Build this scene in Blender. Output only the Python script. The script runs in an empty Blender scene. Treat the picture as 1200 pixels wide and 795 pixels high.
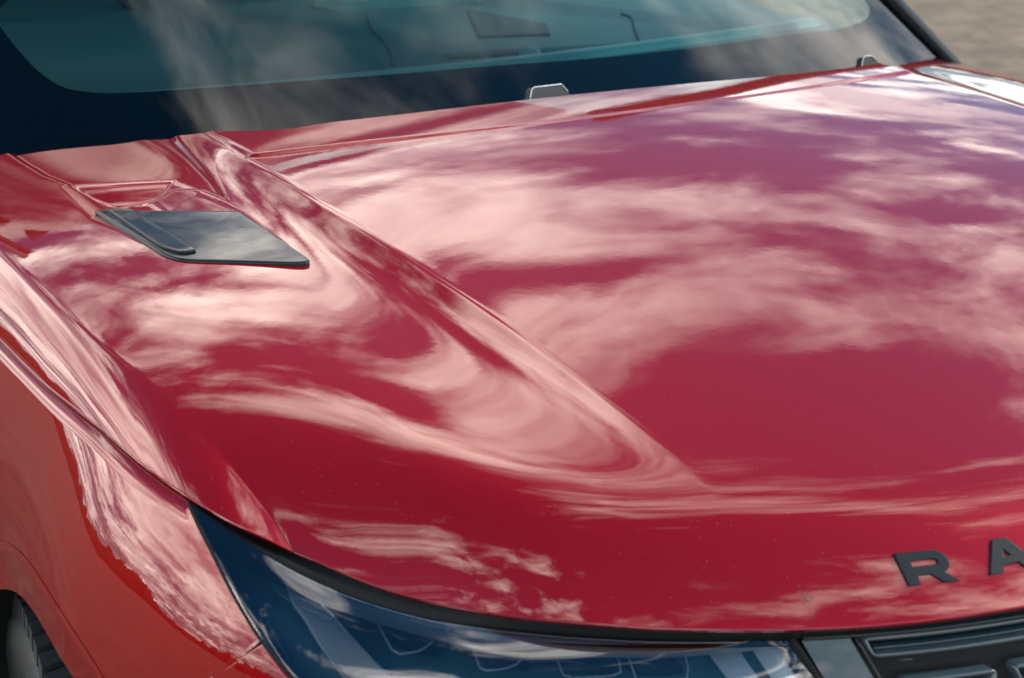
import bpy, math, random
import numpy as np
from mathutils import Vector, Matrix
random.seed(4); rng = np.random.default_rng(4)
sc = bpy.context.scene
COL = sc.collection

# ------------------------------------------------------------------ camera
cam_d = bpy.data.cameras.new("camera"); cam = bpy.data.objects.new("camera", cam_d); COL.objects.link(cam)
YAW, PIT, ROLL = math.radians(32.8), math.radians(19.56), math.radians(0.5)
fw = Vector((math.sin(YAW)*math.cos(PIT), math.cos(YAW)*math.cos(PIT), -math.sin(PIT)))
rt = fw.cross(Vector((0, 0, 1))).normalized(); up = rt.cross(fw)
r2 = math.cos(ROLL)*rt + math.sin(ROLL)*up; u2 = -math.sin(ROLL)*rt + math.cos(ROLL)*up
M = Matrix((r2, u2, -fw)).transposed().to_4x4(); M.translation = (-1.462, -.796, 1.719)
cam.matrix_world = M
cam_d.sensor_width = 36; cam_d.lens = 1963/1200*36
cam_d.clip_start = .05; cam_d.clip_end = 3000
cam_d.dof.use_dof = True; cam_d.dof.focus_distance = 1.95; cam_d.dof.aperture_fstop = 7.1
sc.camera = cam

# ------------------------------------------------------------------ sky, sun, exposure
SUN_EL, SUN_AZ = math.radians(38), math.radians(112)     # azimuth from +y towards +x
SKY = dict(strength=.15, cloud=45.0)
w = bpy.data.worlds.new("World"); sc.world = w; w.use_nodes = True
nt = w.node_tree; N = nt.nodes; L = nt.links; N.clear()
def wn(t, **k):
    n = N.new(t)
    for a, b in k.items(): setattr(n, a, b)
    return n
def wmath(op, a, b=None, clamp=False):
    n = wn('ShaderNodeMath', operation=op); n.use_clamp = clamp
    for i, q in enumerate((a, b)):
        if q is None: continue
        if isinstance(q, (int, float)): n.inputs[i].default_value = q
        else: L.new(q, n.inputs[i])
    return n.outputs[0]
out = wn('ShaderNodeOutputWorld'); bg = wn('ShaderNodeBackground'); L.new(bg.outputs[0], out.inputs[0])
bg.inputs['Strength'].default_value = SKY['strength']
sky = wn('ShaderNodeTexSky', sky_type='NISHITA'); sky.sun_disc = False
sky.sun_elevation = SUN_EL; sky.sun_rotation = SUN_AZ; sky.air_density = 1.0; sky.dust_density = .6; sky.ozone_density = 2.0
tc = wn('ShaderNodeTexCoord'); sep = wn('ShaderNodeSeparateXYZ'); L.new(tc.outputs['Generated'], sep.inputs[0])
zc = wmath('MAXIMUM', sep.outputs[2], 0.0); den = wmath('ADD', zc, .10)
px = wmath('DIVIDE', sep.outputs[0], den); py = wmath('DIVIDE', sep.outputs[1], den)
comb = wn('ShaderNodeCombineXYZ'); L.new(px, comb.inputs[0]); L.new(py, comb.inputs[1]); comb.inputs[2].default_value = 3.1
def noise(scale, detail, rough, dist=0., off=(0, 0, 0), src=None):
    mp = wn('ShaderNodeMapping'); mp.inputs['Location'].default_value = off; L.new(src or comb.outputs[0], mp.inputs[0])
    n = wn('ShaderNodeTexNoise'); n.inputs['Scale'].default_value = scale; n.inputs['Detail'].default_value = detail
    n.inputs['Roughness'].default_value = rough; n.inputs['Distortion'].default_value = dist
    L.new(mp.outputs[0], n.inputs['Vector']); return n.outputs['Fac']
stretch = wn('ShaderNodeMapping'); stretch.inputs['Rotation'].default_value = (0, 0, math.radians(-35)); stretch.inputs['Scale'].default_value = (1.0, 1.7, 1); L.new(comb.outputs[0], stretch.inputs[0])
big = noise(.60, 2, .5, .3, (4.2, 1.3, 0)); soft = noise(1.5, 5, .55, .5, (1.1, 7.7, 2), stretch.outputs[0]); fine = noise(3.6, 12, .62, .6, (5.1, 2.7, 8), stretch.outputs[0])
dens = wmath('ADD', wmath('MULTIPLY', big, .38), wmath('ADD', wmath('MULTIPLY', soft, .56), wmath('MULTIPLY', wmath('SUBTRACT', fine, .10), .34)))
def bank(cx, cy, rad, amp, sx=1.):
    """a broad cloud bank (amp > 0) or clearing (amp < 0) centred over a point of the cloud layer"""
    global dens
    dx = wmath('MULTIPLY', wmath('SUBTRACT', px, cx), sx/rad); dy = wmath('DIVIDE', wmath('SUBTRACT', py, cy), rad)
    e = wmath('POWER', 2.71828, wmath('MULTIPLY', wmath('ADD', wmath('MULTIPLY', dx, dx), wmath('MULTIPLY', dy, dy)), -1.))
    dens = wmath('ADD', dens, wmath('MULTIPLY', e, amp))
for b_ in ((.74, 1.20, .20, .09), (1.40, 1.40, .28, -.10), (2.3, 2.0, .5, .06), (.55, 1.04, .09, -.10), (.38, .82, .11, -.12), (.48, .70, .07, .07), (.88, .88, .16, .05), (.78, .52, .17, -.13),
           (-2.6, -1.5, 1.1, .10), (-.45, -.55, .35, -.06), (-.02, -.12, .20, .06), (-.85, .05, .55, -.07), (-1.6, -.4, .6, -.10), (.16, 1.3, .16, .05), (-1.6, 1.9, .9, .16), (-3., 2.2, 1.6, .14), (-.1, -.65, .45, -.05), (.13, .20, .10, .07), (.36, .24, .10, -.04), (.6, .26, .3, -.10)): bank(*b_)
mr = wn('ShaderNodeMapRange', interpolation_type='SMOOTHSTEP'); mr.inputs['From Min'].default_value = .535; mr.inputs['From Max'].default_value = .70
L.new(dens, mr.inputs['Value'])
# cloud light: thick parts greyer, thin edges brighter
cr = wn('ShaderNodeValToRGB'); L.new(noise(1.3, 7, .58, .4, (9, 3, 5)), cr.inputs[0])
cr.color_ramp.elements[0].position = .40; cr.color_ramp.elements[0].color = (.24, .24, .25, 1)
cr.color_ramp.elements[1].position = .64; cr.color_ramp.elements[1].color = (1.0, .90, .80, 1)
cs = wn('ShaderNodeVectorMath', operation='SCALE'); L.new(cr.outputs[0], cs.inputs[0]); cs.inputs['Scale'].default_value = SKY['cloud']
mix = wn('ShaderNodeMix', data_type='RGBA'); L.new(mr.outputs[0], mix.inputs[0]); tint = wn('ShaderNodeMix', data_type='RGBA', blend_type='MULTIPLY'); tint.inputs[0].default_value = 1; tint.inputs[7].default_value = (.22, .66, .86, 1); L.new(sky.outputs[0], tint.inputs[6]); L.new(tint.outputs[2], mix.inputs[6]); L.new(cs.outputs[0], mix.inputs[7])
L.new(mix.outputs[2], bg.inputs['Color'])
sd = bpy.data.lights.new("sun", 'SUN'); sd.energy = 2.2; sd.angle = math.radians(.6); sd.color = (1, .93, .84)
sun = bpy.data.objects.new("sun", sd); COL.objects.link(sun)
sdir = Vector((math.sin(SUN_AZ)*math.cos(SUN_EL), math.cos(SUN_AZ)*math.cos(SUN_EL), math.sin(SUN_EL)))
sun.rotation_euler = sdir.to_track_quat('Z', 'Y').to_euler(); sun.location = sdir*30
sc.view_settings.view_transform = 'Standard'; sc.view_settings.look = 'None'
sc.view_settings.exposure = -0.02; sc.view_settings.gamma = 1; sc.view_settings.use_curve_mapping = False
sc.cycles.use_denoising = True; sc.cycles.max_bounces = 10; sc.cycles.transparent_max_bounces = 16; sc.cycles.caustics_reflective = False; sc.cycles.caustics_refractive = False

# ------------------------------------------------------------------ materials
def mat(name, base, rough=.5, metal=0., coat=0., coat_ior=1.5, coat_rough=.01, ior=1.5, spec=.5, bump=None, noisec=None, alpha=None):
    m = bpy.data.materials.new(name); m.use_nodes = True; t = m.node_tree
    b = t.nodes['Principled BSDF']; b.inputs['Base Color'].default_value = (*base, 1)
    b.inputs['Roughness'].default_value = rough; b.inputs['Metallic'].default_value = metal
    b.inputs['Coat Weight'].default_value = coat; b.inputs['Coat IOR'].default_value = coat_ior; b.inputs['Coat Roughness'].default_value = coat_rough
    b.inputs['IOR'].default_value = ior; b.inputs['Specular IOR Level'].default_value = spec
    if noisec:
        sc_, c2, lo, hi = noisec
        tc = t.nodes.new('ShaderNodeTexCoord'); n = t.nodes.new('ShaderNodeTexNoise'); n.inputs['Scale'].default_value = sc_; n.inputs['Detail'].default_value = 6
        t.links.new(tc.outputs['Object'], n.inputs['Vector'])
        r = t.nodes.new('ShaderNodeValToRGB'); r.color_ramp.elements[0].position = lo; r.color_ramp.elements[1].position = hi
        r.color_ramp.elements[0].color = (*base, 1); r.color_ramp.elements[1].color = (*c2, 1)
        t.links.new(n.outputs['Fac'], r.inputs[0]); t.links.new(r.outputs[0], b.inputs['Base Color'])
    if bump:
        sc_, st, di = bump
        tc = t.nodes.new('ShaderNodeTexCoord'); n = t.nodes.new('ShaderNodeTexNoise'); n.inputs['Scale'].default_value = sc_; n.inputs['Detail'].default_value = 2
        t.links.new(tc.outputs['Object'], n.inputs['Vector'])
        bp = t.nodes.new('ShaderNodeBump'); bp.inputs['Strength'].default_value = st; bp.inputs['Distance'].default_value = di
        t.links.new(n.outputs['Fac'], bp.inputs['Height'])
        t.links.new(bp.outputs[0], b.inputs['Normal'])
        if coat: t.links.new(bp.outputs[0], b.inputs['Coat Normal'])
    return m
PAINT = mat('red_paint', (.275, .0009, .0026), rough=.42, metal=.25, spec=.0, coat=1., coat_ior=1.70, bump=(110, .10, .0002))
def dusty(m):
    """sparse pale dust specks in the paint colour, a little uneven wax in the clear coat"""
    t = m.node_tree; b = t.nodes['Principled BSDF']; tc = t.nodes.new('ShaderNodeTexCoord')
    v = t.nodes.new('ShaderNodeTexVoronoi'); v.inputs['Scale'].default_value = 210; t.links.new(tc.outputs['Object'], v.inputs['Vector'])
    n = t.nodes.new('ShaderNodeTexNoise'); n.inputs['Scale'].default_value = 9; n.inputs['Detail'].default_value = 5; t.links.new(tc.outputs['Object'], n.inputs['Vector'])
    r = t.nodes.new('ShaderNodeMapRange'); r.inputs['From Min'].default_value = .16; r.inputs['From Max'].default_value = .06; t.links.new(v.outputs['Distance'], r.inputs['Value'])
    s2 = t.nodes.new('ShaderNodeSeparateColor'); t.links.new(v.outputs['Color'], s2.inputs[0])
    g = t.nodes.new('ShaderNodeMath'); g.operation = 'GREATER_THAN'; g.inputs[1].default_value = .88; t.links.new(s2.outputs[0], g.inputs[0])
    k = t.nodes.new('ShaderNodeMath'); k.operation = 'MULTIPLY'; t.links.new(r.outputs[0], k.inputs[0]); t.links.new(g.outputs[0], k.inputs[1])
    k2 = t.nodes.new('ShaderNodeMath'); k2.operation = 'MULTIPLY'; t.links.new(k.outputs[0], k2.inputs[0]); k2.inputs[1].default_value = .30
    c = t.nodes.new('ShaderNodeMix'); c.data_type = 'RGBA'; t.links.new(k2.outputs[0], c.inputs[0]); c.inputs[6].default_value = b.inputs['Base Color'].default_value[:]; c.inputs[7].default_value = (.40, .30, .26, 1)
    t.links.new(c.outputs[2], b.inputs['Base Color'])
    q = t.nodes.new('ShaderNodeMapRange'); q.inputs['From Min'].default_value = .35; q.inputs['From Max'].default_value = .75; q.inputs['To Min'].default_value = .004; q.inputs['To Max'].default_value = .035
    t.links.new(n.outputs['Fac'], q.inputs['Value']); t.links.new(q.outputs[0], b.inputs['Coat Roughness'])
dusty(PAINT)
GBLACK = mat('gloss_black', (.008, .014, .018), rough=.5, spec=.1, coat=1., coat_ior=1.32, bump=(60, .1, .0002))
SATIN = mat('satin_black', (.010, .018, .022), rough=.35)
RUBBER = mat('black_rubber', (.008, .011, .013), rough=.65, spec=.25)
LETTER = mat('dark_letter', (.004, .012, .017), rough=.45, spec=.3)
TYRE = mat('tyre_rubber', (.030, .042, .048), rough=.6, bump=(90, .3, .002), noisec=(35, (.035, .042, .046), .4, .7))
RIM = mat('rim_metal', (.16, .2, .21), rough=.3, metal=.6)
CHROME = mat('lamp_chrome', (.55, .6, .62), rough=.12, metal=1.)
LAMPDARK = mat('lamp_black', (.05, .15, .18), rough=.15, coat=.3)
LAMPGREY = mat('lamp_grey', (.74, .80, .82), rough=.2, metal=.0, coat=.5)
CLEARP = mat('clear_plastic', (.85, .88, .9), rough=.12, coat=1.)
SLATE = mat('slate_trim', (.045, .075, .09), rough=.22, coat=.6)
DASH = mat('dash_grey', (.035, .105, .11), rough=.6)
DASHL = mat('dash_light', (.12, .28, .28), rough=.5)
DASHD = mat('dash_dark', (.015, .045, .052), rough=.7)
FRIT = mat('frit_black', (.004, .008, .011), rough=.6, spec=.1)
DIRT = mat('dried_dirt', (.12, .08, .07), rough=.9)
def glassmat(name, tint, ior=1.5, bump=None):
    m = bpy.data.materials.new(name); m.use_nodes = True; t = m.node_tree; t.nodes.clear()
    o = t.nodes.new('ShaderNodeOutputMaterial'); tr = t.nodes.new('ShaderNodeBsdfTransparent'); tr.inputs[0].default_value = (*tint, 1)
    gl = t.nodes.new('ShaderNodeBsdfGlossy'); gl.inputs['Roughness'].default_value = .0; gl.inputs[0].default_value = (1, 1, 1, 1)
    fr = t.nodes.new('ShaderNodeFresnel'); fr.inputs['IOR'].default_value = ior; mx = t.nodes.new('ShaderNodeMixShader')
    t.links.new(fr.outputs[0], mx.inputs[0]); t.links.new(tr.outputs[0], mx.inputs[1]); t.links.new(gl.outputs[0], mx.inputs[2]); t.links.new(mx.outputs[0], o.inputs[0])
    return m
GLASS = glassmat('windscreen_glass', (.50, .80, .80), 1.45)
LENS = glassmat('lens_glass', (.86, .95, .98), 2.15)
def groundmat():
    m = bpy.data.materials.new('gravel_ground'); m.use_nodes = True; t = m.node_tree; b = t.nodes['Principled BSDF']; b.inputs['Roughness'].default_value = .95
    tc = t.nodes.new('ShaderNodeTexCoord')
    def nz(s, d, r=.6):
        n = t.nodes.new('ShaderNodeTexNoise'); n.inputs['Scale'].default_value = s; n.inputs['Detail'].default_value = d; n.inputs['Roughness'].default_value = r
        t.links.new(tc.outputs['Object'], n.inputs['Vector']); return n.outputs['Fac']
    r = t.nodes.new('ShaderNodeValToRGB'); e = r.color_ramp.elements
    e[0].position = .32; e[0].color = (.09, .07, .05, 1); e[1].position = .72; e[1].color = (.38, .30, .21, 1)
    q = e.new(.5); q.color = (.19, .148, .105, 1)
    a = t.nodes.new('ShaderNodeMath'); a.operation = 'ADD'; h = t.nodes.new('ShaderNodeMath'); h.operation = 'MULTIPLY'; h.inputs[1].default_value = .5
    t.links.new(nz(1.6, 8, .7), a.inputs[0]); t.links.new(nz(6, 6, .7), a.inputs[1]); t.links.new(a.outputs[0], h.inputs[0])
    t.links.new(h.outputs[0], r.inputs[0]); t.links.new(r.outputs[0], b.inputs['Base Color'])
    bp = t.nodes.new('ShaderNodeBump'); bp.inputs['Distance'].default_value = .03; bp.inputs['Strength'].default_value = .8
    t.links.new(nz(14, 6), bp.inputs['Height']); t.links.new(bp.outputs[0], b.inputs['Normal']); return m
GROUND = groundmat()

# ------------------------------------------------------------------ mesh helpers
def obj(name, V, F, m, parent=None, smooth=True, label=None, kind=None):
    me = bpy.data.meshes.new(name); V = np.asarray(V, float).reshape(-1, 3)
    if isinstance(F, np.ndarray):
        n = len(F); k = F.shape[1]
        me.vertices.add(len(V)); me.vertices.foreach_set('co', V.ravel())
        me.loops.add(n*k); me.loops.foreach_set('vertex_index', F.ravel().astype(np.int32))
        me.polygons.add(n); me.polygons.foreach_set('loop_start', np.arange(0, n*k, k, dtype=np.int32))
        me.update(calc_edges=True)
    else:
        me.from_pydata([tuple(v) for v in V], [], F); me.update()
    me.polygons.foreach_set('use_smooth', [smooth]*len(me.polygons))
    me.materials.append(m); me.validate()
    o = bpy.data.objects.new(name, me); COL.objects.link(o)
    if parent is not None: o.parent = parent
    if label: o['label'] = label
    if kind: o['kind'] = kind
    return o
def gridF(nr, nc, flip=False, wrap=False):
    i = np.arange(nr-1)[:, None]*nc; j = np.arange(nc-1)[None]
    a = (i+j).ravel(); F = np.stack([a, a+1, a+nc+1, a+nc], 1)
    if wrap:
        a = (np.arange(nr-1)*nc+nc-1); b = np.arange(nr-1)*nc
        F = np.r_[F, np.stack([a, b, b+nc, a+nc], 1)]
    return F[:, ::-1].copy() if flip else F
def gobj(name, G, m, parent=None, flip=False, wrap=False, **k):
    nr, nc = G.shape[:2]; return obj(name, G.reshape(-1, 3), gridF(nr, nc, flip, wrap), m, parent, **k)
def tube(pts, r, n=8, cap=True):
    P = np.asarray(pts, float); T = np.gradient(P, axis=0); T /= np.linalg.norm(T, axis=1, keepdims=True)
    upv = np.array([0, 0, 1.]); rings = []
    for p, t in zip(P, T):
        a = np.cross(t, upv)
        if np.linalg.norm(a) < .1: a = np.cross(t, [0, 1, 0])
        a /= np.linalg.norm(a); b = np.cross(a, t); th = np.linspace(0, 2*np.pi, n, endpoint=False)
        rr = r if np.isscalar(r) else r[len(rings)]
        rings.append(p+rr*(np.cos(th)[:, None]*a+np.sin(th)[:, None]*b))
    V = np.array(rings); F = [list(f) for f in gridF(len(P), n, wrap=True)]
    if cap: F += [list(range(n))[::-1], [len(P)*n-n+i for i in range(n)]]
    return V.reshape(-1, 3), F
def prism(poly, top, bottom, bev=0.):
    """polygon outline (n,3) -> solid between offset points top(p) and bottom(p), bevel pulls the top rim in"""
    P = np.asarray(poly, float); n = len(P); c = P.mean(0)
    A = np.array([bottom(p) for p in P]); B = np.array([top(p)*1. for p in P])
    nb = B.copy()
    if bev:
        e1 = P-np.roll(P, 1, 0); e2 = np.roll(P, -1, 0)-P
        e1 /= np.linalg.norm(e1, axis=1, keepdims=True)+1e-9; e2 /= np.linalg.norm(e2, axis=1, keepdims=True)+1e-9
        area = np.cross(P[:, :2], np.roll(P, -1, 0)[:, :2]).sum(); sg = 1 if area > 0 else -1
        nrm = np.stack([-(e1+e2)[:, 1], (e1+e2)[:, 0], 0*e1[:, 0]], 1)*sg; nrm /= np.linalg.norm(nrm, axis=1, keepdims=True)+1e-9
        up_ = B-A; up_ /= np.linalg.norm(up_, axis=1, keepdims=True)
        mid = B-up_*bev*.9
        inn = B+nrm*bev
        V = np.r_[A, mid, inn]; F = [[i, (i+1) % n, n+(i+1) % n, n+i] for i in range(n)]+[[n+i, n+(i+1) % n, 2*n+(i+1) % n, 2*n+i] for i in range(n)]
        F += [[2*n+i for i in range(n)], [i for i in range(n)][::-1]]
        return V, F
    V = np.r_[A, B]; F = [[i, (i+1) % n, n+(i+1) % n, n+i] for i in range(n)]+[[n+i for i in range(n)], [i for i in range(n)][::-1]]
    return V, F
def empty(name, loc=(0, 0, 0), parent=None):
    o = bpy.data.objects.new(name, None); COL.objects.link(o); o.location = loc
    if parent is not None: o.parent = parent
    return o
# ------------------------------------------------------------------ ground
gv = []; 
for x in (-900, 900):
    for y in (-900, 900): gv.append((x, y, -.028))
g = obj('ground', gv, [[0, 2, 3, 1]], GROUND, smooth=False); g['kind'] = 'structure'; g['label'] = 'dry brown gravelly ground around the car'

# low hedge and scrub line far off, all round the open ground
ha = np.linspace(0, 2*np.pi, 1400, endpoint=False); rngh = np.random.default_rng(8)
def wob(k, s_): 
    v_ = rngh.normal(size=1400); f_ = np.fft.rfft(v_); q_ = np.arange(len(f_)); return np.fft.irfft(f_*(q_ < k), 1400)*s_/np.sqrt(k/700)
hh_ = np.clip(2.3+wob(20, .7)+wob(200, .35)+wob(690, .18), 1.2, 9); rr_h = 95+wob(12, 4)
prof_ = [(-3.0, -.03), (-3.4, .35), (-2.5, .8), (-.8, 1.), (1.2, .92), (3.2, .5), (3.4, -.03)]
Gh = np.stack([np.stack([(rr_h+dr+wob(600, .25))*np.cos(ha), (rr_h+dr)*np.sin(ha), hh_*max(f_, 0)+(0 if f_ > 0 else -.05)+(wob(690, .12) if f_ > .3 else 0)], -1) for dr, f_ in prof_], 0)
hd = gobj('hedge_line', Gh, mat('dark_hedge', (.035, .030, .016), rough=.9, noisec=(.6, (.075, .05, .022), .4, .65)), wrap=True); hd['kind'] = 'stuff'; hd['label'] = 'distant dark hedge line around the open ground'

# ------------------------------------------------------------------ body surfaces (metres, car frame)
def sp(a):  # softplus
    return np.where(a>30,a,np.log1p(np.exp(np.minimum(a,30))))
def ss(a,b,x):
    t=np.clip((x-a)/(b-a),0,1);return t*t*(3-2*t)
NX=np.array([0,.15,.298,.401,.498,.574,.665,.726,.769,.806,.86,.93]);NY=np.array([.098,.110,.135,.164,.204,.243,.299,.344,.390,.435,.50,.60])
def pch(x,xs,ys):
    # smooth monotone cubic (Catmull-Rom)
    x=np.asarray(x,float);i=np.clip(np.searchsorted(xs,x)-1,0,len(xs)-2)
    m=np.gradient(ys,xs);h=xs[i+1]-xs[i];t=np.clip((x-xs[i])/h,-1,2)
    return ys[i]*(2*t**3-3*t*t+1)+m[i]*h*(t**3-2*t*t+t)+ys[i+1]*(-2*t**3+3*t*t)+m[i+1]*h*(t**3-t*t)
def ztop(x,y):
    s=np.sqrt(x*x+1e-6)
    t=np.clip((y-.1)/1.25,-.3,1)
    z=1.075+.165*(1-np.abs(1-t)**2.0)
    z=z-.045*(s/.75)**2
    xc=.566+.033*ss(.25,1.0,y)
    A=np.where(x>0,.3,1.)*ss(.215,1.05,y)**.7
    # outer floor beside the raised middle
    w1=.0020;w2=.013
    d=s-xc
    fw_=.022+.014*ss(.4,1.1,y)
    ramp=(sp(d/w1)*w1-sp((d-fw_)/w2)*w2)/fw_
    back=1-.55*ss(.045,.30,d)
    z=z-A*.0165*ramp*back
    # rear plateau
    ys=1.072+.30*s*s*1.0
    h=.0012+.0034*ss(.15,.55,s)
    z=z+h*ss(-.003,.005,y-ys)*(1-ss(-.012,.0,d))
    # nose fascia
    yn=pch(s,NX,NY)
    wn=.017+.037*ss(.64,.86,s)
    e=sp((yn-y)/wn)*wn
    z=z-.42*e-4.2*e*e
    z=z-np.where(x>0,.12,.36)*np.clip(s-.70,0,1)**2
    # shoulder outer front droop
    z=z-.02*ss(.75,.95,s)*(1-ss(.35,.75,y))
    return z
FY=np.array([.30,.38,.45,.52,.60,.70,.80,.95,1.15,1.4]);FX=np.array([.825,.866,.8955,.9175,.9350,.9500,.9600,.9700,.9780,.981])
def fx(y,z):
    """half width of the body side at (y,z)"""
    X=pch(y,FY,FX)
    u=np.clip(1.07-z,0,.6)
    F=1-ss(.66,.98,y)
    p=.43+.26*F;q=.80+.38*F;u=np.minimum(u,p/(2*q))
    b=p*u-q*u*u
    return X+b
def curve(P,n=400):
    P=np.array(P,float);d=np.r_[0,np.cumsum(np.linalg.norm(np.diff(P,axis=0),axis=1))];d/=d[-1]
    t=np.linspace(0,1,n)
    C=np.stack([pch(t,d,P[:,k]) for k in range(3)],1)
    e=np.r_[0,np.cumsum(np.linalg.norm(np.diff(C,axis=0),axis=1))];e/=e[-1]
    return np.stack([np.interp(t,e,C[:,k]) for k in range(3)],1)
def cat(C,u):
    t=np.linspace(0,1,len(C));return np.stack([np.interp(u,t,C[:,k]) for k in range(3)],-1)
LT=curve([(-.9430,.5670,1.0475),(-.917,.4928,1.028),(-.8651,.4084,1.002),(-.8146,.3435,.992),(-.7442,.2861,.985),(-.6714,.2335,.981),(-.552,.1621,.978)])
LL=curve([(-.9430,.567,1.0475),(-.9453,.5057,1.0196),(-.944,.4549,.9919),(-.9392,.4168,.9709),(-.929,.3756,.9517),(-.895,.315,.925)])
LI=curve([(-.552,.1621,.978),(-.5395,.1376,.9479),(-.5302,.1259,.927),(-.515,.105,.89)])
LB=curve([(-.895,.315,.925),(-.83,.262,.905),(-.74,.195,.897),(-.64,.145,.892),(-.515,.105,.89)])
def lens(u,v,dep=0.):
    u=np.asarray(u,float);v=np.asarray(v,float);U=u[...,None];V=v[...,None]
    def S(u,v):
        U=u[...,None];V=v[...,None]
        a=(1-V)*cat(LT,u)+V*cat(LB,u)+(1-U)*cat(LL,v)+U*cat(LI,v)
        b=(1-U)*(1-V)*LT[0]+U*(1-V)*LT[-1]+(1-U)*V*LB[0]+U*V*LB[-1]
        return a-b
    p=S(u,v);e=.01
    du=S(np.clip(u+e,0,1),v)-S(np.clip(u-e,0,1),v);dv=S(u,np.clip(v+e,0,1))-S(u,np.clip(v-e,0,1))
    n=np.cross(dv,du);n/=np.linalg.norm(n,axis=-1,keepdims=True)+1e-12
    n=np.where((n[...,1:2]>0),-n,n)
    bul=.010*np.sin(np.pi*np.clip(v,0,1))[...,None]*np.sin(np.pi*np.clip(u,0,1))[...,None]**.5
    return p+n*(bul-np.asarray(dep)[...,None] if np.ndim(dep) else p*0+n*bul-0) if False else p+n*(bul-dep)

# ------------------------------------------------------------------ the car
car = empty('car'); car['label'] = 'glossy red off-road car seen close over its bonnet, with black vent and clear headlight'; car['category'] = 'car'
RP = [(-1.1, 1.66), (-.94, 1.63), (-.819, 1.572), (-.7656, 1.508), (-.7269, 1.475), (-.638, 1.394), (-.5986, 1.3381), (-.5432, 1.2766), (-.4308, 1.2425), (-.1511, 1.1984), (.1128, 1.1783), (.4929, 1.2097), (.70, 1.295), (.8658, 1.394), (1.0372, 1.4894)]
RX = np.array([p[0] for p in RP]); RY = np.array([p[1] for p in RP])
RY = RY + np.where((RX < -.63) & (RX > -1), .03, 0)
def yrear(x): return pch(np.asarray(x, float), RX, RY)
LX = np.array([0, .18, .3579, .4383, .4901, .5458, .6116, .6801, .7213, .7587, .8079, .8501, .8803, .9420]); LY = np.array([.030, .038, .0715, .0966, .1172, .1433, .1791, .2228, .2540, .2915, .3549, .4190, .4716, .5698])
def ylip(s): return pch(np.asarray(s, float), LX, LY)
SY = np.array([.40, .4716, .5038, .5441, .6045, .6803, .7695, .8763, 1.0015, 1.1597, 1.52, 1.65]); SX = np.array([.864, .8803, .8858, .8924, .8997, .9117, .9216, .9288, .9335, .9347, .935, .935])
def xsh(y): return pch(np.asarray(y, float), SY, SX)
BK = [(.4716, -.8803, .4716, 1.0187), (.5441, -.9000, .4850, 1.0310), (.6045, -.9236, .5146, 1.0425), (.6803, -.9420, .5698, 1.0507), (.7695, -.9536, .6483, 1.0542), (.8763, -.9614, .7452, 1.0599), (1.0015, -.9703, .8791, 1.0607), (1.1597, -.9755, 1.0446, 1.0676), (1.58, -.981, 1.47, 1.078)]
BK = np.array(BK)
def bedge(sy): return np.stack([pch(sy, BK[:, 0], BK[:, k]) for k in (1, 2, 3)], -1)

def sdf(poly, x, y):
    P = np.asarray(poly, float); d = np.full(x.shape, 1e9); s = np.ones(x.shape)
    n = len(P)
    for i in range(n):
        a = P[i]; b = P[i-1]; e = b-a; wx = x-a[0]; wy = y-a[1]
        h = np.clip((wx*e[0]+wy*e[1])/(e@e), 0, 1); bx = wx-e[0]*h; by = wy-e[1]*h
        d = np.minimum(d, bx*bx+by*by)
        c1 = y >= a[1]; c2 = y < b[1]; c3 = e[0]*wy > e[1]*wx
        fl = (c1 & c2 & c3) | (~c1 & ~c2 & ~c3); s = np.where(fl, -s, s)
    return -s*np.sqrt(d)        # positive inside
SHELF = [(-.812, 1.62), (-.60, 1.46), (-.6200, 1.3645), (-.632, 1.2834), (-.6454, 1.1872), (-.6664, 1.0858), (-.6769, 1.1549), (-.70, 1.19), (-.785, 1.21), (-.8034, 1.3081), (-.8114, 1.3712), (-.8132, 1.458)]
RECESS = [(-.8020, 1.300), (-.7554, 1.2642), (-.6890, 1.2196), (-.6815, 1.1486), (-.6765, 1.040), (-.679, .92), (-.70, .92), (-.795, 1.03), (-.8150, 1.155)]
def zbonnet(x, y, detail=True):
    z = ztop(x, y)
    if not detail: return z
    xm = -np.abs(x); k = (np.abs(x) > .55) & (y > .8)
    k &= (x < 0)
    if k.any():
        X = xm[k]; Y = y[k]; dz = np.zeros(X.shape)
        a = sdf(SHELF, X, Y); dz -= .0045*ss(-.002, .010, a)
        b = sdf(RECESS, X, Y); q = np.clip(b, -.02, .06); dz -= .018*ss(-.012, .055, q)
        z = z.copy(); z[k] += dz
    return z
def half(side, ncol_in, ncol_out, ncol_fl, rows):
    # columns from centre (g=0) to shoulder (g=1)
    gi = np.linspace(0, 1, ncol_in)
    go = np.linspace(0, 1, ncol_out)[1:]
    v = rows[:, None]
    g1 = np.r_[gi, np.ones(len(go))][None]; g2 = np.r_[np.zeros(len(gi)), go][None]
    x = np.full((len(rows), g1.shape[1]), .5)*np.ones_like(v)
    y = np.ones_like(x)
    for _ in range(60):
        yr = yrear(side*x); yl = ylip(x)
        y = yr+(yl-yr)*v
        xc = .566+.033*ss(.25, 1.0, y); S = xsh(y)
        x = xc*g1+np.clip(S-xc, 0, 1)*g2
    z = zbonnet(side*x, y)
    top = np.stack([side*x, y, z], -1)
    Sp = top[:, -1]; B = bedge(Sp[:, 1]); B[:, 0] *= -side
    B[-1] = Sp[-1]
    t = np.linspace(0, 1, ncol_fl+1)[1:][None, :, None]
    C = np.stack([Sp[:, 0]+(B[:, 0]-Sp[:, 0])*.64, Sp[:, 1]+(B[:, 1]-Sp[:, 1])*.5, Sp[:, 2]+(B[:, 2]-Sp[:, 2])*.42], -1)[:, None]
    fl = (1-t)**2*Sp[:, None]+2*t*(1-t)*C+t*t*B[:, None]
    return np.concatenate([top, fl], 1), top.shape[1]-1
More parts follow.
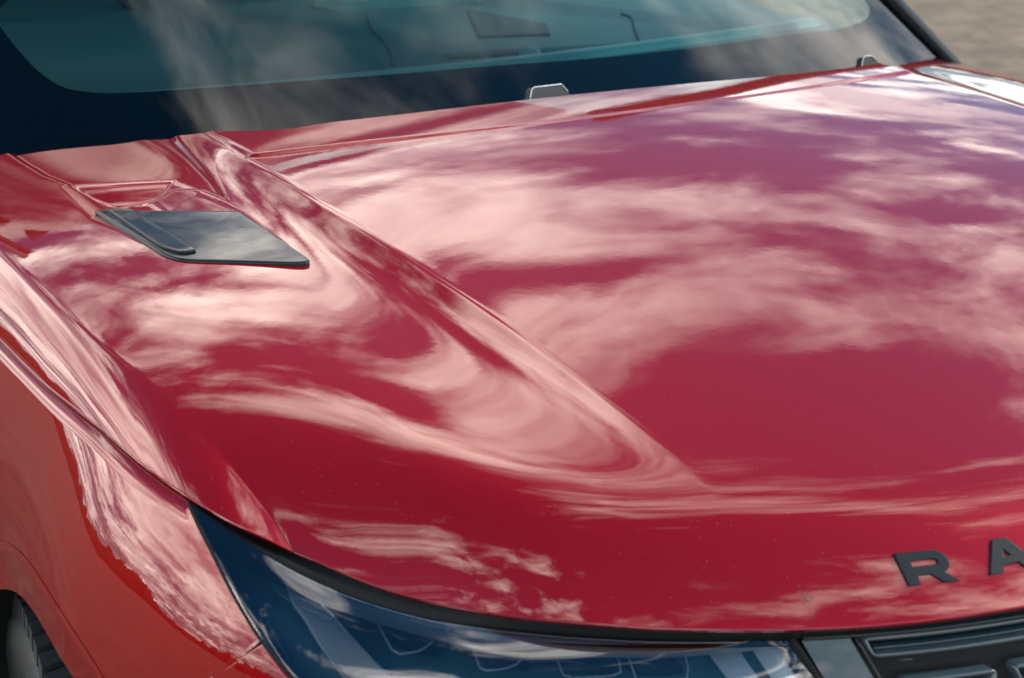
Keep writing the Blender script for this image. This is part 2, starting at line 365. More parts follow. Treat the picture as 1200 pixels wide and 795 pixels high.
rows = np.unique(np.r_[np.linspace(0, .90, 430), np.linspace(.90, 1, 90)])
Lh, kl = half(-1, 190, 170, 34, rows); Rh, kr = half(1, 150, 90, 20, rows)
G = np.concatenate([Lh[:, ::-1], Rh[:, 1:]], 1)
# soften the shoulder crease slightly
def soften(G, c, wdt, it):
    sl = slice(c-wdt, c+wdt+1)
    for _ in range(it):
        A = G[:, sl].copy(); A[:, 1:-1] = .5*A[:, 1:-1]+.25*(A[:, 2:]+A[:, :-2]); G[:, sl] = A
    return G
nL = Lh.shape[1]; cs_ = nL-1-kl
G = soften(G, cs_, 7, 8); G = soften(G, nL-1+kr, 5, 6)
# hem: the turned edge along the shut lines and the lip
nr, nc = G.shape[:2]
gobj_b = None
loop = np.concatenate([G[:, 0], G[-1, 1:], G[::-1, -1][1:]]); idx = np.r_[np.arange(nr)*nc, (nr-1)*nc+np.arange(1, nc), (np.arange(nr)*nc+nc-1)[::-1][1:]]
T = np.gradient(loop, axis=0); T[:, 2] = 0; T /= np.linalg.norm(T, axis=1, keepdims=True)+1e-9
inw = np.stack([-T[:, 1], T[:, 0], 0*T[:, 0]], 1)
for _ in range(30): inw[1:-1] = .5*inw[1:-1]+.25*(inw[2:]+inw[:-2])
inw /= np.linalg.norm(inw, axis=1, keepdims=True)+1e-9
h1 = loop+inw*.0008+np.array([0, 0, -.0022]); h2 = loop+inw*.004+np.array([0, 0, -.0042]); h3 = loop+inw*.03+np.array([0, 0, -.006])
V = np.concatenate([G.reshape(-1, 3), h1, h2, h3]); n0 = nr*nc; m_ = len(loop)
F = gridF(nr, nc)
rings = [idx, n0+np.arange(m_), n0+m_+np.arange(m_), n0+2*m_+np.arange(m_)]
for a, b in zip(rings[:-1], rings[1:]): F = np.r_[F, np.stack([a[1:], a[:-1], b[:-1], b[1:]], 1)]
bonnet = obj('bonnet', V, F[:, ::-1].copy(), PAINT, car)

# vent panel standing over the recess
def lift(poly, dz, detail=False):
    P = np.array(poly, float); z = ztop(P[:, 0], P[:, 1]); return np.c_[P, z+dz]
def rounded(poly, rad, n=5):
    P = np.array(poly, float); out_ = []
    for i in range(len(P)):
        a, b, c = P[i-1], P[i], P[(i+1) % len(P)]; r = rad[i] if hasattr(rad, '__len__') else rad
        u = a-b; w_ = c-b; lu = np.linalg.norm(u); lw = np.linalg.norm(w_); r_ = min(r, lu*.45, lw*.45)
        p0 = b+u/lu*r_; p1 = b+w_/lw*r_
        for t in np.linspace(0, 1, n): out_.append((1-t)**2*p0+2*t*(1-t)*b+t*t*p1)
    return np.array(out_)
def slab(poly2, ztop_off, thick, bev, m, name, parent, tri_res=26, zf=None):
    """a thin gloss panel that follows the bonnet: fan of inset rings keeps the top curved"""
    P = np.asarray(poly2); c = P.mean(0); rings_ = []
    zf = zf or (lambda p: ztop(p[:, 0], p[:, 1]))
    def ring(p, dz): return np.c_[p, zf(p)+dz]
    dirs = c-P; dl = np.linalg.norm(dirs, axis=1, keepdims=True)
    rings_.append(ring(P+dirs/dl*.002, ztop_off-thick)); rings_.append(ring(P, ztop_off-thick*.75)); 
    for k in range(5):
        a = k/4*math.pi/2; rings_.append(ring(P+dirs/dl*bev*(1-math.cos(a)), ztop_off-bev+bev*math.sin(a)))
    for k in range(1, tri_res): rings_.append(ring(P+dirs/dl*bev+(dirs-dirs/dl*bev)*(k/tri_res), ztop_off))
    R_ = np.array(rings_); n = R_.shape[1]; V_ = np.r_[R_.reshape(-1, 3), ring(c[None], ztop_off)]
    F_ = [list(map(int, f)) for f in gridF(len(R_), n, wrap=True)]; last = (len(R_)-1)*n
    F_ += [[last+i, last+(i+1) % n, len(V_)-1] for i in range(n)]
    o = obj(name, V_, F_, m, parent); return o
VENT = rounded([(-.8140, 1.1628), (-.6739, 1.0434), (-.6715, .8375), (-.7985, .9500)], [.003, .004, .024, .034])
_c = np.c_[VENT, np.ones(len(VENT))]; _k = np.linalg.lstsq(_c, ztop(VENT[:, 0], VENT[:, 1]), rcond=None)[0]
def zflat(p):      # vent skin: a gently crowned plate laid through its rim
    return p[:, 0]*_k[0]+p[:, 1]*_k[1]+_k[2]-.03*(p[:, 1]-.99)**2-.06*(p[:, 0]+.745)**2+.0010
vent = slab(VENT, .0036, .010, .0026, GBLACK, 'vent_panel', bonnet, zf=zflat)
BL = rounded([(-.8020, 1.1500), (-.7783, 1.1276), (-.7668, .9530), (-.7830, .9560), (-.7960, .9900)], [.002, .002, .004, .010, .02])
slab(BL, .0066, .004, .0014, GBLACK, 'vent_blade', bonnet, 8, zf=zflat)

# lettering on the nose
def surfpt(x, y):
    x = np.array([float(x)]); y = np.array([float(y)]); e = 1e-3
    z = ztop(x, y)[0]; dx = (ztop(x+e, y)[0]-z)/e; dy = (ztop(x, y+e)[0]-z)/e
    n = np.array([-dx, -dy, 1.]); n /= np.linalg.norm(n); return np.array([x[0], y[0], z]), n
def letter(shapes, org, xdir, ydir, nrm, hh, name):
    cu = bpy.data.curves.new(name, 'CURVE'); cu.dimensions = '2D'; cu.fill_mode = 'BOTH'
    for s_ in shapes:
        sp_ = cu.splines.new('POLY'); sp_.points.add(len(s_)-1)
        for p_, q_ in zip(sp_.points, s_): p_.co = (q_[0], q_[1], 0, 1)
        sp_.use_cyclic_u = True
    cu.extrude = hh/2; cu.bevel_depth = .0007; cu.bevel_resolution = 2
    tmp = bpy.data.objects.new('tmp', cu); COL.objects.link(tmp); bpy.context.view_layer.update()
    me = bpy.data.meshes.new_from_object(tmp.evaluated_get(bpy.context.evaluated_depsgraph_get()))
    bpy.data.objects.remove(tmp); bpy.data.curves.remove(cu)
    co = np.empty(len(me.vertices)*3); me.vertices.foreach_get('co', co); co = co.reshape(-1, 3)
    Wd = org+co[:, :1]*xdir+co[:, 1:2]*ydir+(co[:, 2:3]+hh/2)*nrm
    me.vertices.foreach_set('co', Wd.ravel()); me.update(); me.materials.clear(); me.materials.append(LETTER)
    o = bpy.data.objects.new('letter', me); COL.objects.link(o); o.parent = bonnet; o['label'] = name; return o
def arc(cx, cy, rx, ry, a0, a1, n=7): return [(cx+rx*math.cos(math.radians(a)), cy+ry*math.sin(math.radians(a))) for a in np.linspace(a0, a1, n)]
Wt, Ht, st = .0400, .0296, .0088
Rs = [[(0, 0), (st, 0), (st, Ht*.29), (.0215, Ht*.29), (.0290, 0), (.0400, 0), (.0315, Ht*.31)]+arc(.0300, Ht*.655, .0095, Ht*.345, -75, 90, 9)+[(0, Ht)],
      [(st, Ht*.54), (st, Ht*.77)]+arc(.0285, Ht*.655, .0035, Ht*.115, 90, -90, 6)]
As = [[(0, 0), (.0105, 0), (.0135, Ht*.22), (.0275, Ht*.22), (.0325, 0), (.0430, 0), (.0265, Ht), (.0150, Ht)], [(.0165, Ht*.43), (.0207, Ht*.75), (.0247, Ht*.43)]]
def frame_at(xa, ya, xb, yb):
    p, n = surfpt(xa, ya); q, n2 = surfpt(xb, yb); xd = q-p; xd /= np.linalg.norm(xd); n = n+n2; n -= (n@xd)*xd; n /= np.linalg.norm(n); yd = np.cross(n, xd); return p, xd, yd, n
p, xd, yd, n = frame_at(-.4519, .1225, -.408, .1067)
_q = surfpt(-.4524, .1423)[0]-p; _q /= np.linalg.norm(_q)
letter(Rs, p, xd*1.16, _q, n, .0022, 'black letter R')
p, xd, yd, n = frame_at(-.3766, .0978, -.335, .0880)
letter(As, p, xd*1.16, _q, n, .0022, 'black letter A')

# dried fleck of dirt under the lettering
fv, ff = [], []
for i in range(16):
    t = rng.random(); cx, cy = (-.5429+.005*t+rng.normal()*.0022, .1647-.011*t+rng.normal()*.0022); rr = .0004+.0007*rng.random()
    if i == 0: cx, cy, rr = -.5405, .1575, .0013
    P_, n_ = surfpt(cx, cy); b0 = len(fv)
    fv.append(P_+n_*.0005)
    for k in range(6):
        a = k*math.pi/3; q, _ = surfpt(cx+rr*math.cos(a)*(1+.4*rng.random()), cy+rr*math.sin(a)); fv.append(q-n_*.0001)
    ff += [[b0, b0+1+k, b0+1+(k+1) % 6] for k in range(6)]
obj('dirt_fleck', fv, ff, DIRT, bonnet)

# ------------------------------------------------------------------ wings (fenders)
AC = (.772, .443); RI = .403; RO = .458
TLY = np.array([.5698, .6486, .7462, .8800, 1.0446, 1.49, 1.75]); TLZ = np.array([1.0507, 1.0541, 1.0595, 1.0604, 1.0676, 1.078, 1.086])-.0045
FRONT = [(.5660, 1.0455), (.5057, 1.0180), (.4549, .9905), (.4185, .9715), (.4451, .9420), (.464, .9235), (.5035, .850)]
def wing(side, nth, nr_):
    outl = [(1.80, .42), (1.80, 1.08)]+[(y, z) for y, z in zip(TLY[::-1], TLZ[::-1]) if y < 1.7 and y > .57]+FRONT
    O = np.array(outl); seg = np.linalg.norm(np.diff(O, axis=0), axis=1); d = np.r_[0, np.cumsum(seg)]
    t = np.unique(np.r_[d, np.linspace(0, d[-1], nth)]); Oy = np.interp(t, d, O[:, 0]); Oz = np.interp(t, d, O[:, 1])
    k = (Oy > .570) & (Oz > 1.0); Oz[k] = pch(Oy[k], TLY, TLZ)
    th = np.maximum.accumulate(np.arctan2(Oz-AC[1], Oy-AC[0])); Ay = AC[0]+RO*np.cos(th); Az = AC[1]+RO*np.sin(th)
    f = (1-np.linspace(1, 0, nr_)**1.8)[:, None]      # dense near outline
    f = np.unique(np.r_[np.linspace(0, .9, nr_//2), 1-np.geomspace(.1, .002, nr_//2), 1])[:, None]
    Y = Ay+(Oy-Ay)*f; Z = Az+(Oz-Az)*f
    X = fx(Y, Z)
    topz = pch(np.clip(Y, .57, 1.75), TLY, TLZ); dd = np.clip(topz-Z, 0, 1); R = .013
    X -= np.where((dd < R) & (Y > .56), R*.9*(1-np.sqrt(np.clip(1-((R-dd)/R)**2, 0, 1))), 0)
    # rim turned in along the outline
    Gm = np.stack([side*X, Y, Z], -1)
    hem = Gm[-1].copy(); hem[:, 0] -= side*.003; hem2 = hem.copy(); hem2[:, 0] -= side*.003
    return np.concatenate([Gm, hem[None], hem2[None]], 0)
for side, a, b in ((-1, 520, 110), (1, 160, 40)):
    Gw = wing(side, a, b)
    fo = gobj('front_wing', Gw, PAINT, car, flip=(side == 1))
    th = np.linspace(-.25, math.pi+.2, 120)[:, None]; rr = np.r_[RI, RI+.0015, np.linspace(RI+.004, RO+.001, 14)][None]
    Y = AC[0]+rr*np.cos(th); Z = AC[1]+rr*np.sin(th); X = fx(AC[0]+RO*np.cos(th), AC[1]+RO*np.sin(th))+.0004+.0022*ss(0, .006, RO-rr)+.001*((RO-rr)/(RO-RI))
    X[:, 0] -= .003
    Gt = np.stack([side*X, Y, Z], -1); lip_ = Gt[:, :1].copy(); lip_[..., 0] -= side*.010
    gobj('wheel_arch_trim', np.concatenate([lip_, Gt], 1), PAINT, fo, flip=(side == -1))
# ------------------------------------------------------------------ added light-blocking inner shell, arch liner (dark)
def boxv(x0, x1, y0, y1, z0, z1):
    V_ = [(x, y, z) for x in (x0, x1) for y in (y0, y1) for z in (z0, z1)]
    return V_, [[0, 1, 3, 2], [4, 6, 7, 5], [0, 4, 5, 1], [2, 3, 7, 6], [0, 2, 6, 4], [1, 5, 7, 3]]
th = np.linspace(-.4, math.pi+.4, 60)
for side in (-1, 1):
    Y = AC[0]+(RI+.012)*np.cos(th); Z = AC[1]+(RI+.012)*np.sin(th)
    Gl = np.stack([np.stack([np.full_like(Y, side*x_), Y, Z], -1) for x_ in (1.026, .62)], 0)
    gobj('arch_liner', Gl, RUBBER, car)
    Vd = [(side*.62, AC[0], AC[1])]+[(side*.62, y_, z_) for y_, z_ in zip(Y, Z)]
    obj('inner_arch_wall', Vd, [[0, i, i+1] for i in range(1, len(Y))], RUBBER, car)
# black tray added under the bonnet to block light through the gaps
sx = np.linspace(-1, 1, 61); ys_ = np.linspace(0, 1, 40)[:, None]
hw = lambda y: np.minimum(np.interp(y, [.05, .12, .25, .4654, .574, .75, 1.6], [.2, .50, .72, .862, .915, .935, .955]), .955)
Yt = .075+1.45*ys_+0*sx; Xt = hw(Yt)*sx; Yt = np.maximum(Yt, ylip(np.abs(Xt))+.012)
Zt = np.where(np.abs(sx) > .97, 1.02, 1.045)+0*Yt; Zt = np.where(Yt < ylip(np.abs(Xt))+.10, .975, Zt)
gobj('light_block_tray', np.stack([Xt, Yt, np.minimum(Zt, ztop(Xt, Yt)-.02)], -1), RUBBER, car)
V_, F_ = boxv(-.86, .86, .5, 1.9, .35, .93); obj('light_block_box', V_, F_, RUBBER, car, smooth=False)  # added dark box, stops light leaking through the body gaps
# dark seal strip set back behind the lip, above the lamp and grille
s_ = np.linspace(0, .9420, 220)
yl = ylip(s_); zl = np.interp(s_, [0, .36, .55, .68, .76, .81, .8803, .9236, .9420], [.998, .9979, .997, 1.0013, 1.0052, 1.0068, 1.0187, 1.042, 1.0507])
GLX = np.array([-.1, 0, .18, .3579, .4383, .4901, .5458, .6116, .68, .76]); GLY = np.array([.028, .03, .038, .0715, .0966, .1172, .1433, .1791, .2228, .2915])
def gpt(x, z, off=0.): return np.array([x, pch(np.array(abs(x)), GLX, GLY)+.012-.35*(.99-z)-off, z])
lt = LT[::-1]
for side in (-1, 1):
    a = np.stack([side*s_, yl+.010, zl-.004], -1)
    c = np.array([gpt(v, .9835, -.004) for v in s_]); k = s_ > .552
    c[k] = np.stack([s_[k], np.interp(s_[k], -lt[:, 0], lt[:, 1])+.003, np.interp(s_[k], -lt[:, 0], lt[:, 2])+.0005], -1)
    c[:, 0] = side*s_
    b = a*.5+c*.5; b[:, 1] += .006; b[:, 2] -= .001; d_ = c.copy(); d_[:, 1] += .03; d_[:, 2] -= .03
    gobj('bonnet_seal', np.stack([a, b, c, d_], 0), RUBBER, car)
# ------------------------------------------------------------------ headlight
lamp = empty('headlight', (0, 0, 0), car)
ug = np.linspace(0, 1, 90)[:, None]; vg = np.linspace(0, 1, 50)[None]
U_, V2 = ug+0*vg, vg+0*ug
gobj('lens', lens(U_, V2), LENS, lamp)
# housing: side walls + back
cols = []
vb = np.linspace(0, 1, 40)
hu, hv = np.meshgrid(np.linspace(.004, .996, 80), np.linspace(.01, .995, 40), indexing='ij')
depth = .055*np.minimum(1, np.minimum(np.minimum(hu/.04, (1-hu)/.02), np.minimum(hv/.03, (1-hv)/.03)))**.5+.002
def lensd(u, v, dep): 
    a = lens(u, v, 0.); b = lens(u, v, 1.); return a+(b-a)*np.asarray(dep)[..., None]
gobj('housing', lensd(hu, hv, depth), LAMPDARK, lamp)
# rim band (thin dark gasket round the lens)
rim = [(u, .0) for u in np.linspace(1, 0, 80)]+[(0., v) for v in np.linspace(0, 1, 60)]
pts = np.array([lens(np.array(u), np.array(v)) for u, v in rim]).reshape(-1, 3)
V_, F_ = tube(lensd(np.zeros(60)+.0, np.linspace(0, 1, 60), np.full(60, .001)), .0022, 6); obj('gasket', V_, F_, RUBBER, lamp)
V_, F_ = tube(lensd(np.ones(40), np.linspace(0, 1, 40), np.full(40, .001)), .0022, 6); obj('gasket', V_, F_, RUBBER, lamp)
# pale ledge under the top edge
u = np.linspace(.19, .985, 90)[:, None]; t = np.linspace(0, 1, 8)[None]
vtop = .012; vw = np.interp(u, [.19, .3, .45, .6, .8, 1], [.050, .085, .105, .115, .10, .05])
led = lensd(u+0*t, vtop+t*vw, .006+.012*t**2+0*u)
gobj('light_ledge', led, LAMPGREY, lamp)
t = np.linspace(0, 1, 6)[None]; u = np.linspace(.004, .185, 30)[:, None]
gobj('side_reflector', lensd(u+0*t, .008+t*np.interp(u, [0, .185], [.03, .045]), .003+.004*t+0*u), CHROME, lamp)
u = np.linspace(.19, .93, 80); V_, F_ = tube(lensd(u, np.full(80, .010), np.full(80, .0025)), .0011, 6); obj('trim_line', V_, F_, CHROME, lamp)
# ribbed light guide (curved blade) and its bright edge
gv_ = np.linspace(.03, .60, 100)
ue = np.interp(gv_, [.03, .145, .28, .385, .485, .6], [.245, .246, .250, .257, .266, .285]); uw = np.interp(gv_, [.03, .17, .37, .5, .6], [.205, .182, .168, .166, .170])
tt = np.linspace(0, 1, 14)[None]; UU = uw[:, None]+(ue-uw)[:, None]*tt; VV = gv_[:, None]+0*tt
rib = .0012*(np.arange(100)//2 % 2)[:, None]
gobj('light_guide', lensd(UU, VV, .016+.018*(1-tt)**2+rib+0*UU), LAMPGREY, lamp)
V_, F_ = tube(lensd(ue, gv_, np.full(100, .013)), .0014, 7); obj('guide_edge', V_, F_, CLEARP, lamp)
V_, F_ = tube(lensd(ue+.008, gv_, np.full(100, .0145)), .0008, 7); obj('guide_edge', V_, F_, CLEARP, lamp)
V_, F_ = tube(lensd(uw, gv_, np.full(100, .030)), .0018, 7); obj('guide_edge', V_, F_, LAMPGREY, lamp)
# projector modules with clear U frames
UF = [[(.352, .045), (.345, .11), (.338, .18), (.327, .285), (.335, .305), (.365, .268), (.385, .24), (.41, .185), (.432, .13), (.440, .07), (.446, .03)],
      [(.512, .03), (.505, .09), (.495, .16), (.478, .275), (.484, .292), (.505, .275), (.525, .255), (.55, .215), (.568, .165), (.584, .09), (.592, .04)],
      [(.640, .04), (.632, .10), (.622, .18), (.610, .275), (.622, .30), (.65, .288), (.69, .268), (.708, .24), (.722, .15), (.728, .07)],
      [(.748, .05), (.740, .14), (.730, .23), (.722, .30), (.735, .32), (.78, .31), (.805, .29), (.822, .20), (.836, .08)]]
for uf in UF:
    P_ = np.array(uf); tq = np.linspace(0, 1, len(P_)); tf = np.linspace(0, 1, 50)
    uu = np.interp(tf, tq, P_[:, 0]); vv = np.interp(tf, tq, P_[:, 1])
    V_, F_ = tube(lensd(uu, vv, np.full(50, .020)), .0009, 7); obj('running_light', V_, F_, CLEARP, lamp)
    # bowl behind
    cu_, cv_ = P_[:, 0].mean(), .14; su, sv = (P_[:, 0].max()-P_[:, 0].min())*.42, .12
    aa = np.linspace(0, 2*np.pi, 28, endpoint=False)[None]; rr_ = np.linspace(.05, 1, 9)[:, None]
    sq = 1/np.maximum(np.abs(np.cos(aa)), np.abs(np.sin(aa)))**.6
    gobj('projector', lensd(cu_+su*rr_*np.cos(aa)*sq, np.clip(cv_+sv*rr_*np.sin(aa)*sq, .03, .9), .046-.022*rr_**3+0*aa), SLATE, lamp, wrap=True)
for (u0, u1) in ((.875, .925), (.945, .985)):
    uu, vv = np.meshgrid(np.linspace(u0, u1, 6), np.linspace(.07, .42, 8), indexing='ij')
    gobj('inner_panel', lensd(uu-.02*vv, vv, .022+0*uu), LAMPGREY, lamp)
# ------------------------------------------------------------------ bumper corner below the wing seam
SE = np.array([(.4185, .9715), (.4451, .9420), (.464, .9235), (.5035, .850)])
fr = np.array([(.4140, .9680), (.3740, .9465), (.313, .919), (.28, .87)])
yy = np.linspace(0, 1, 60)
A_ = np.stack([np.interp(yy, [0, .25, .42, 1], SE[:, k]) for k in (0, 1)], -1); A_ += np.array([-.0017, -.0015])
B_ = np.stack([pch(yy, np.linspace(0, 1, 4), fr[:, k]) for k in (0, 1)], -1)
q = np.linspace(0, 1, 40)[:, None, None]; YZ = A_[None]*(1-q)+B_[None]*q
X = fx(YZ[..., 0], YZ[..., 1]); e0 = np.linalg.norm(YZ-A_[None], axis=-1); X -= .0020*(1-np.clip(e0/.0025, 0, 1))**2
e1 = np.linalg.norm(YZ-B_[None], axis=-1); X -= .0020*(1-np.clip(e1/.0025, 0, 1))**2
Gb = np.stack([-X, YZ[..., 0], YZ[..., 1]], -1)
h = Gb[:1].copy(); h[..., 0] += .004; h2 = Gb[-1:].copy(); h2[..., 0] += .004
gobj('bumper_corner', np.concatenate([h, Gb, h2], 0), PAINT, car)
V_, F_ = boxv(-.90, .90, .36, .60, .80, .93); 
# ------------------------------------------------------------------ grille
GLX = np.array([-.1, 0, .18, .3579, .4383, .4901, .5458, .6116, .68, .76]); GLY = np.array([.028, .03, .038, .0715, .0966, .1172, .1433, .1791, .2228, .2915])
def gpt(x, z, off=0.): return np.array([x, pch(np.array(abs(x)), GLX, GLY)+.012-.35*(.99-z)-off, z])
grille = empty('grille', (0, 0, 0), car)
xs_ = np.linspace(-.545, .545, 120)
gobj('grille_backing', np.array([[gpt(x, z, -.025) for x in xs_] for z in (.985, .95, .90, .80)]), RUBBER, grille)
gobj('upper_lip', np.array([[gpt(x, z, o_) for x in xs_] for z, o_ in ((.986, -.02), (.9845, 0), (.9825, .001), (.9815, -.002), (.981, -.02))]), SATIN, grille)
def roundrect(cx0, cx1, z0, z1, r, n=6):
    o_ = []
    for (cx, cz, a0) in ((cx1-r, z1-r, 0), (cx0+r, z1-r, 90), (cx0+r, z0+r, 180), (cx1-r, z0+r, 270)):
        o_ += [(cx+r*math.cos(math.radians(a)), cz+r*math.sin(math.radians(a))) for a in np.linspace(a0, a0+90, n)]
    return o_
def ring(x0, x1, z0, z1, wd, name, skew=.35, dep=.012, m=SLATE):
    o1 = roundrect(x0, x1, z0, z1, .007); o2 = roundrect(x0+wd, x1-wd, z0+wd, z1-wd, .004)
    def dense(o_):
        P_ = np.array(o_+[o_[0]]); out_ = []
        for a, b in zip(P_[:-1], P_[1:]):
            k = max(1, int(np.linalg.norm(b-a)/.012)); out_ += [a+(b-a)*i/k for i in range(k)]
        return np.array(out_)
    D1 = dense(o1); c = np.array([(x0+x1)/2, (z0+z1)/2]); 
    # inner ring matched point by point
    D2 = []
    for p_ in D1:
        D2.append((min(max(p_[0], x0+wd), x1-wd) if not (x0+.007 < p_[0] < x1-.007) else p_[0], min(max(p_[1], z0+wd), z1-wd)))
    D2 = np.array(D2)
    def mp(D, off): return np.array([gpt(x+skew*(z1-z)*(1 if x < (x0+x1)/2 else -1), z, off) for x, z in D])
    R_ = np.stack([mp(D1, -dep), mp(D1, -.001), mp(D1+(D2-D1)*.15, 0), mp(D1+(D2-D1)*.85, 0), mp(D2, -.001), mp(D2, -dep)])
    return gobj(name, R_, m, grille, wrap=True)
ring(-.497, .497, .9630, .9810, .0034, 'grille_frame')
ring(-.468, -.380, .9230, .9420, .0034, 'grille_frame'); ring(-.366, -.275, .9230, .9425, .0034, 'grille_frame')
ring(-.262, -.17, .9230, .9425, .0034, 'grille_frame')
gobj('grille_bar', np.array([[gpt(x, z, o_) for x in np.linspace(-.485, .485, 90)] for z, o_ in ((.9700, -.014), (.9695, -.006), (.9675, -.006), (.9665, -.014))]), mat('bar_blue_black', (.012, .035, .05), rough=.2, coat=.5), grille)
# trim plate between lamp and grille
tp = np.array([[gpt(x+.40*(.981-z), z, -.002) for x in np.linspace(-.5455, -.5060, 8)] for z in np.linspace(.9805, .88, 14)])
gobj('trim_plate', tp, SLATE, grille)
V_, F_ = tube(np.array([gpt(-.5015+.40*(.981-z), z, -.001) for z in np.linspace(.981, .88, 12)]), .0016, 6); obj('trim_edge', V_, F_, SATIN, grille)
V_, F_ = tube(np.array([gpt(-.552+.45*(.981-z), z, -.001) for z in np.linspace(.984, .88, 12)]), .0030, 6); obj('trim_edge', V_, F_, RUBBER, grille)
V_, F_ = tube(np.array([gpt(x, .9567, -.006) for x in np.linspace(-.4643, -.4532, 4)]), .0007, 6); obj('sensor_mark', V_, F_, SLATE, grille)
# ------------------------------------------------------------------ front wheel
wheel = empty('front_wheel', (-1.012, .925, .386), car); wheel.rotation_euler = (0, 0, math.radians(-9))
WR = .378
def lathe(prof, n=96):
    a = np.linspace(0, 2*np.pi, n, endpoint=False)[None]; P_ = np.array(prof)
    return np.stack([P_[:, :1]+0*a, P_[:, 1:]*np.cos(a), P_[:, 1:]*np.sin(a)], -1)
TW = .255
gobj('tyre', lathe([(TW, .25), (TW+.004, .30), (TW-.01, .345), (TW-.03, WR-.011), (.03, WR-.011), (.012, WR-.018), (.0, .345), (-.003, .32), (.002, .285), (.006, .262), (.02, .258)]), TYRE, wheel, wrap=True)
gobj('rim', lathe([(.035, .20), (.012, .252), (.004, .262), (.0, .266), (.002, .2595), (.012, .252), (.10, .235), (.2, .23)]), RIM, wheel, wrap=True)
V_, F_ = [], []
for k in range(5):
    a0 = k*2*math.pi/5+.35; b0 = len(V_)
    for (r_, w_, x_) in ((.05, .032, .03), (.15, .026, .02), (.25, .04, .012)):
        for (dx, dw) in ((0, -1), (0, 1), (.03, 1), (.03, -1)):
            V_.append((x_+dx, r_*math.cos(a0)-dw*w_*math.sin(a0), r_*math.sin(a0)+dw*w_*math.cos(a0)))
    for j in range(2):
        for i in range(4): F_.append([b0+4*j+i, b0+4*j+(i+1) % 4, b0+4*j+4+(i+1) % 4, b0+4*j+4+i])
obj('spokes', V_, F_, RIM, wheel, smooth=False)
# tread: chevron shoulder blocks and centre blocks
def block(x0, x1, da, sk, r0=WR-.012, r1=WR):
    out_ = []
    for r_, ins in ((r0, 0), (r1, .0015)):
        for x_, s0 in ((x0+ins, 0), (x1-ins, sk)):
            for a_ in (-da/2+ins/.38, da/2-ins/.38):
                out_.append((x_, r_*math.sin(a_+s0), r_*math.cos(a_+s0)))
    return out_, [[4, 5, 7, 6], [0, 1, 5, 4], [2, 6, 7, 3], [0, 4, 6, 2], [1, 3, 7, 5]]
NB = 68; da = 2*math.pi/NB
kinds = [block(-.001+.006, .052, da*.76, .03, WR-.03, WR-.001), block(.060, .105, da*.74, -.035), block(.113, .16, da*.74, .035), block(.168, .235, da*.76, -.03)]
for kk, (bv, bf) in enumerate(kinds):
    base = None
    for i in range(NB):
        ang = i*da+(kk % 2)*da/2
        if base is None: base = obj('tread_block', bv, bf, TYRE, wheel, smooth=False); o = base
        else: o = bpy.data.objects.new('tread_block', base.data); COL.objects.link(o); o.parent = wheel
        o.rotation_euler = (ang, 0, 0)
# ------------------------------------------------------------------ windscreen and cabin
def kx(x): return .09+.10*ss(.45, .82, -np.asarray(x, float))
def gz(x, y): return 1.165+.62*(y-(1.31+kx(x)*(x/.8)**2))
def gpl(x, y, off=0.): return np.array([x, y+off*.5, gz(x, y)-off*.85])
screen = empty('windscreen', (0, 0, 0), car)
xs_ = np.linspace(-1.0, .955, 70); 
def yb(x): return 1.325+kx(x)*(x/.8)**2
GG = np.array([[gpl(x, yb(x)+t) for x in xs_] for t in np.linspace(-.012, 1.06, 44)])
gobj('glass', GG, GLASS, screen, flip=False)
# printed black border with rounded inner corners
FR = np.array([(-.72, 2.24), (-.765, 1.90), (-.7505, 1.7203), (-.7398, 1.6609), (-.726, 1.6119), (-.7074, 1.5763), (-.6739, 1.5463), (-.60, 1.508), (-.5166, 1.4817), (-.38, 1.461), (-.2383, 1.4463), (-.05, 1.436), (.1348, 1.4315), (.26, 1.436), (.3774, 1.4445), (.5963, 1.4727), (.7701, 1.5025), (.834, 1.529), (.862, 1.556), (.866, 1.60), (.855, 1.70), (.76, 2.24)])
tq = np.r_[0, np.cumsum(np.linalg.norm(np.diff(FR, axis=0), axis=1))]; tf = np.linspace(0, tq[-1], 260)
I_ = np.stack([pch(tf, tq, FR[:, 0]), pch(tf, tq, FR[:, 1])], -1)
OU = np.array([(-1.0, 1.98), (-1.0, yb(-1.)-.01), (.955, yb(.955)-.01), (.955, 1.98)])
# outer points: follow the glass edge
ou = []
s3 = tf/tq[-1]
i1 = np.argmin(np.abs(I_[:, 0]+.72)+np.abs(I_[:, 1]-1.53)); i2 = np.argmin(np.abs(I_[:, 0]-.862)+np.abs(I_[:, 1]-1.556))
for i in range(260):
    if i <= i1: f_ = i/i1; ou.append((-1.0, 2.34+(yb(-1.)-.01-2.34)*f_))
    elif i <= i2: f_ = (i-i1)/(i2-i1); x = -1.0+1.955*f_; ou.append((x, yb(x)-.01))
    else: f_ = (i-i2)/(259-i2); ou.append((.955, yb(.955)-.01+(2.34-yb(.955)+.01)*f_))
ou = np.array(ou); q = np.linspace(0, 1, 14)[:, None, None]; XY = I_[None]*(1-q)+ou[None]*q
gobj('top_border', np.array([[gpl(x, y, .004) for x in np.linspace(-1.0, .95, 20)] for y in (2.20, 2.36)]), FRIT, screen)
gobj('black_border', np.array([[gpl(a[0], a[1], .004) for a in row] for row in XY]), FRIT, screen)
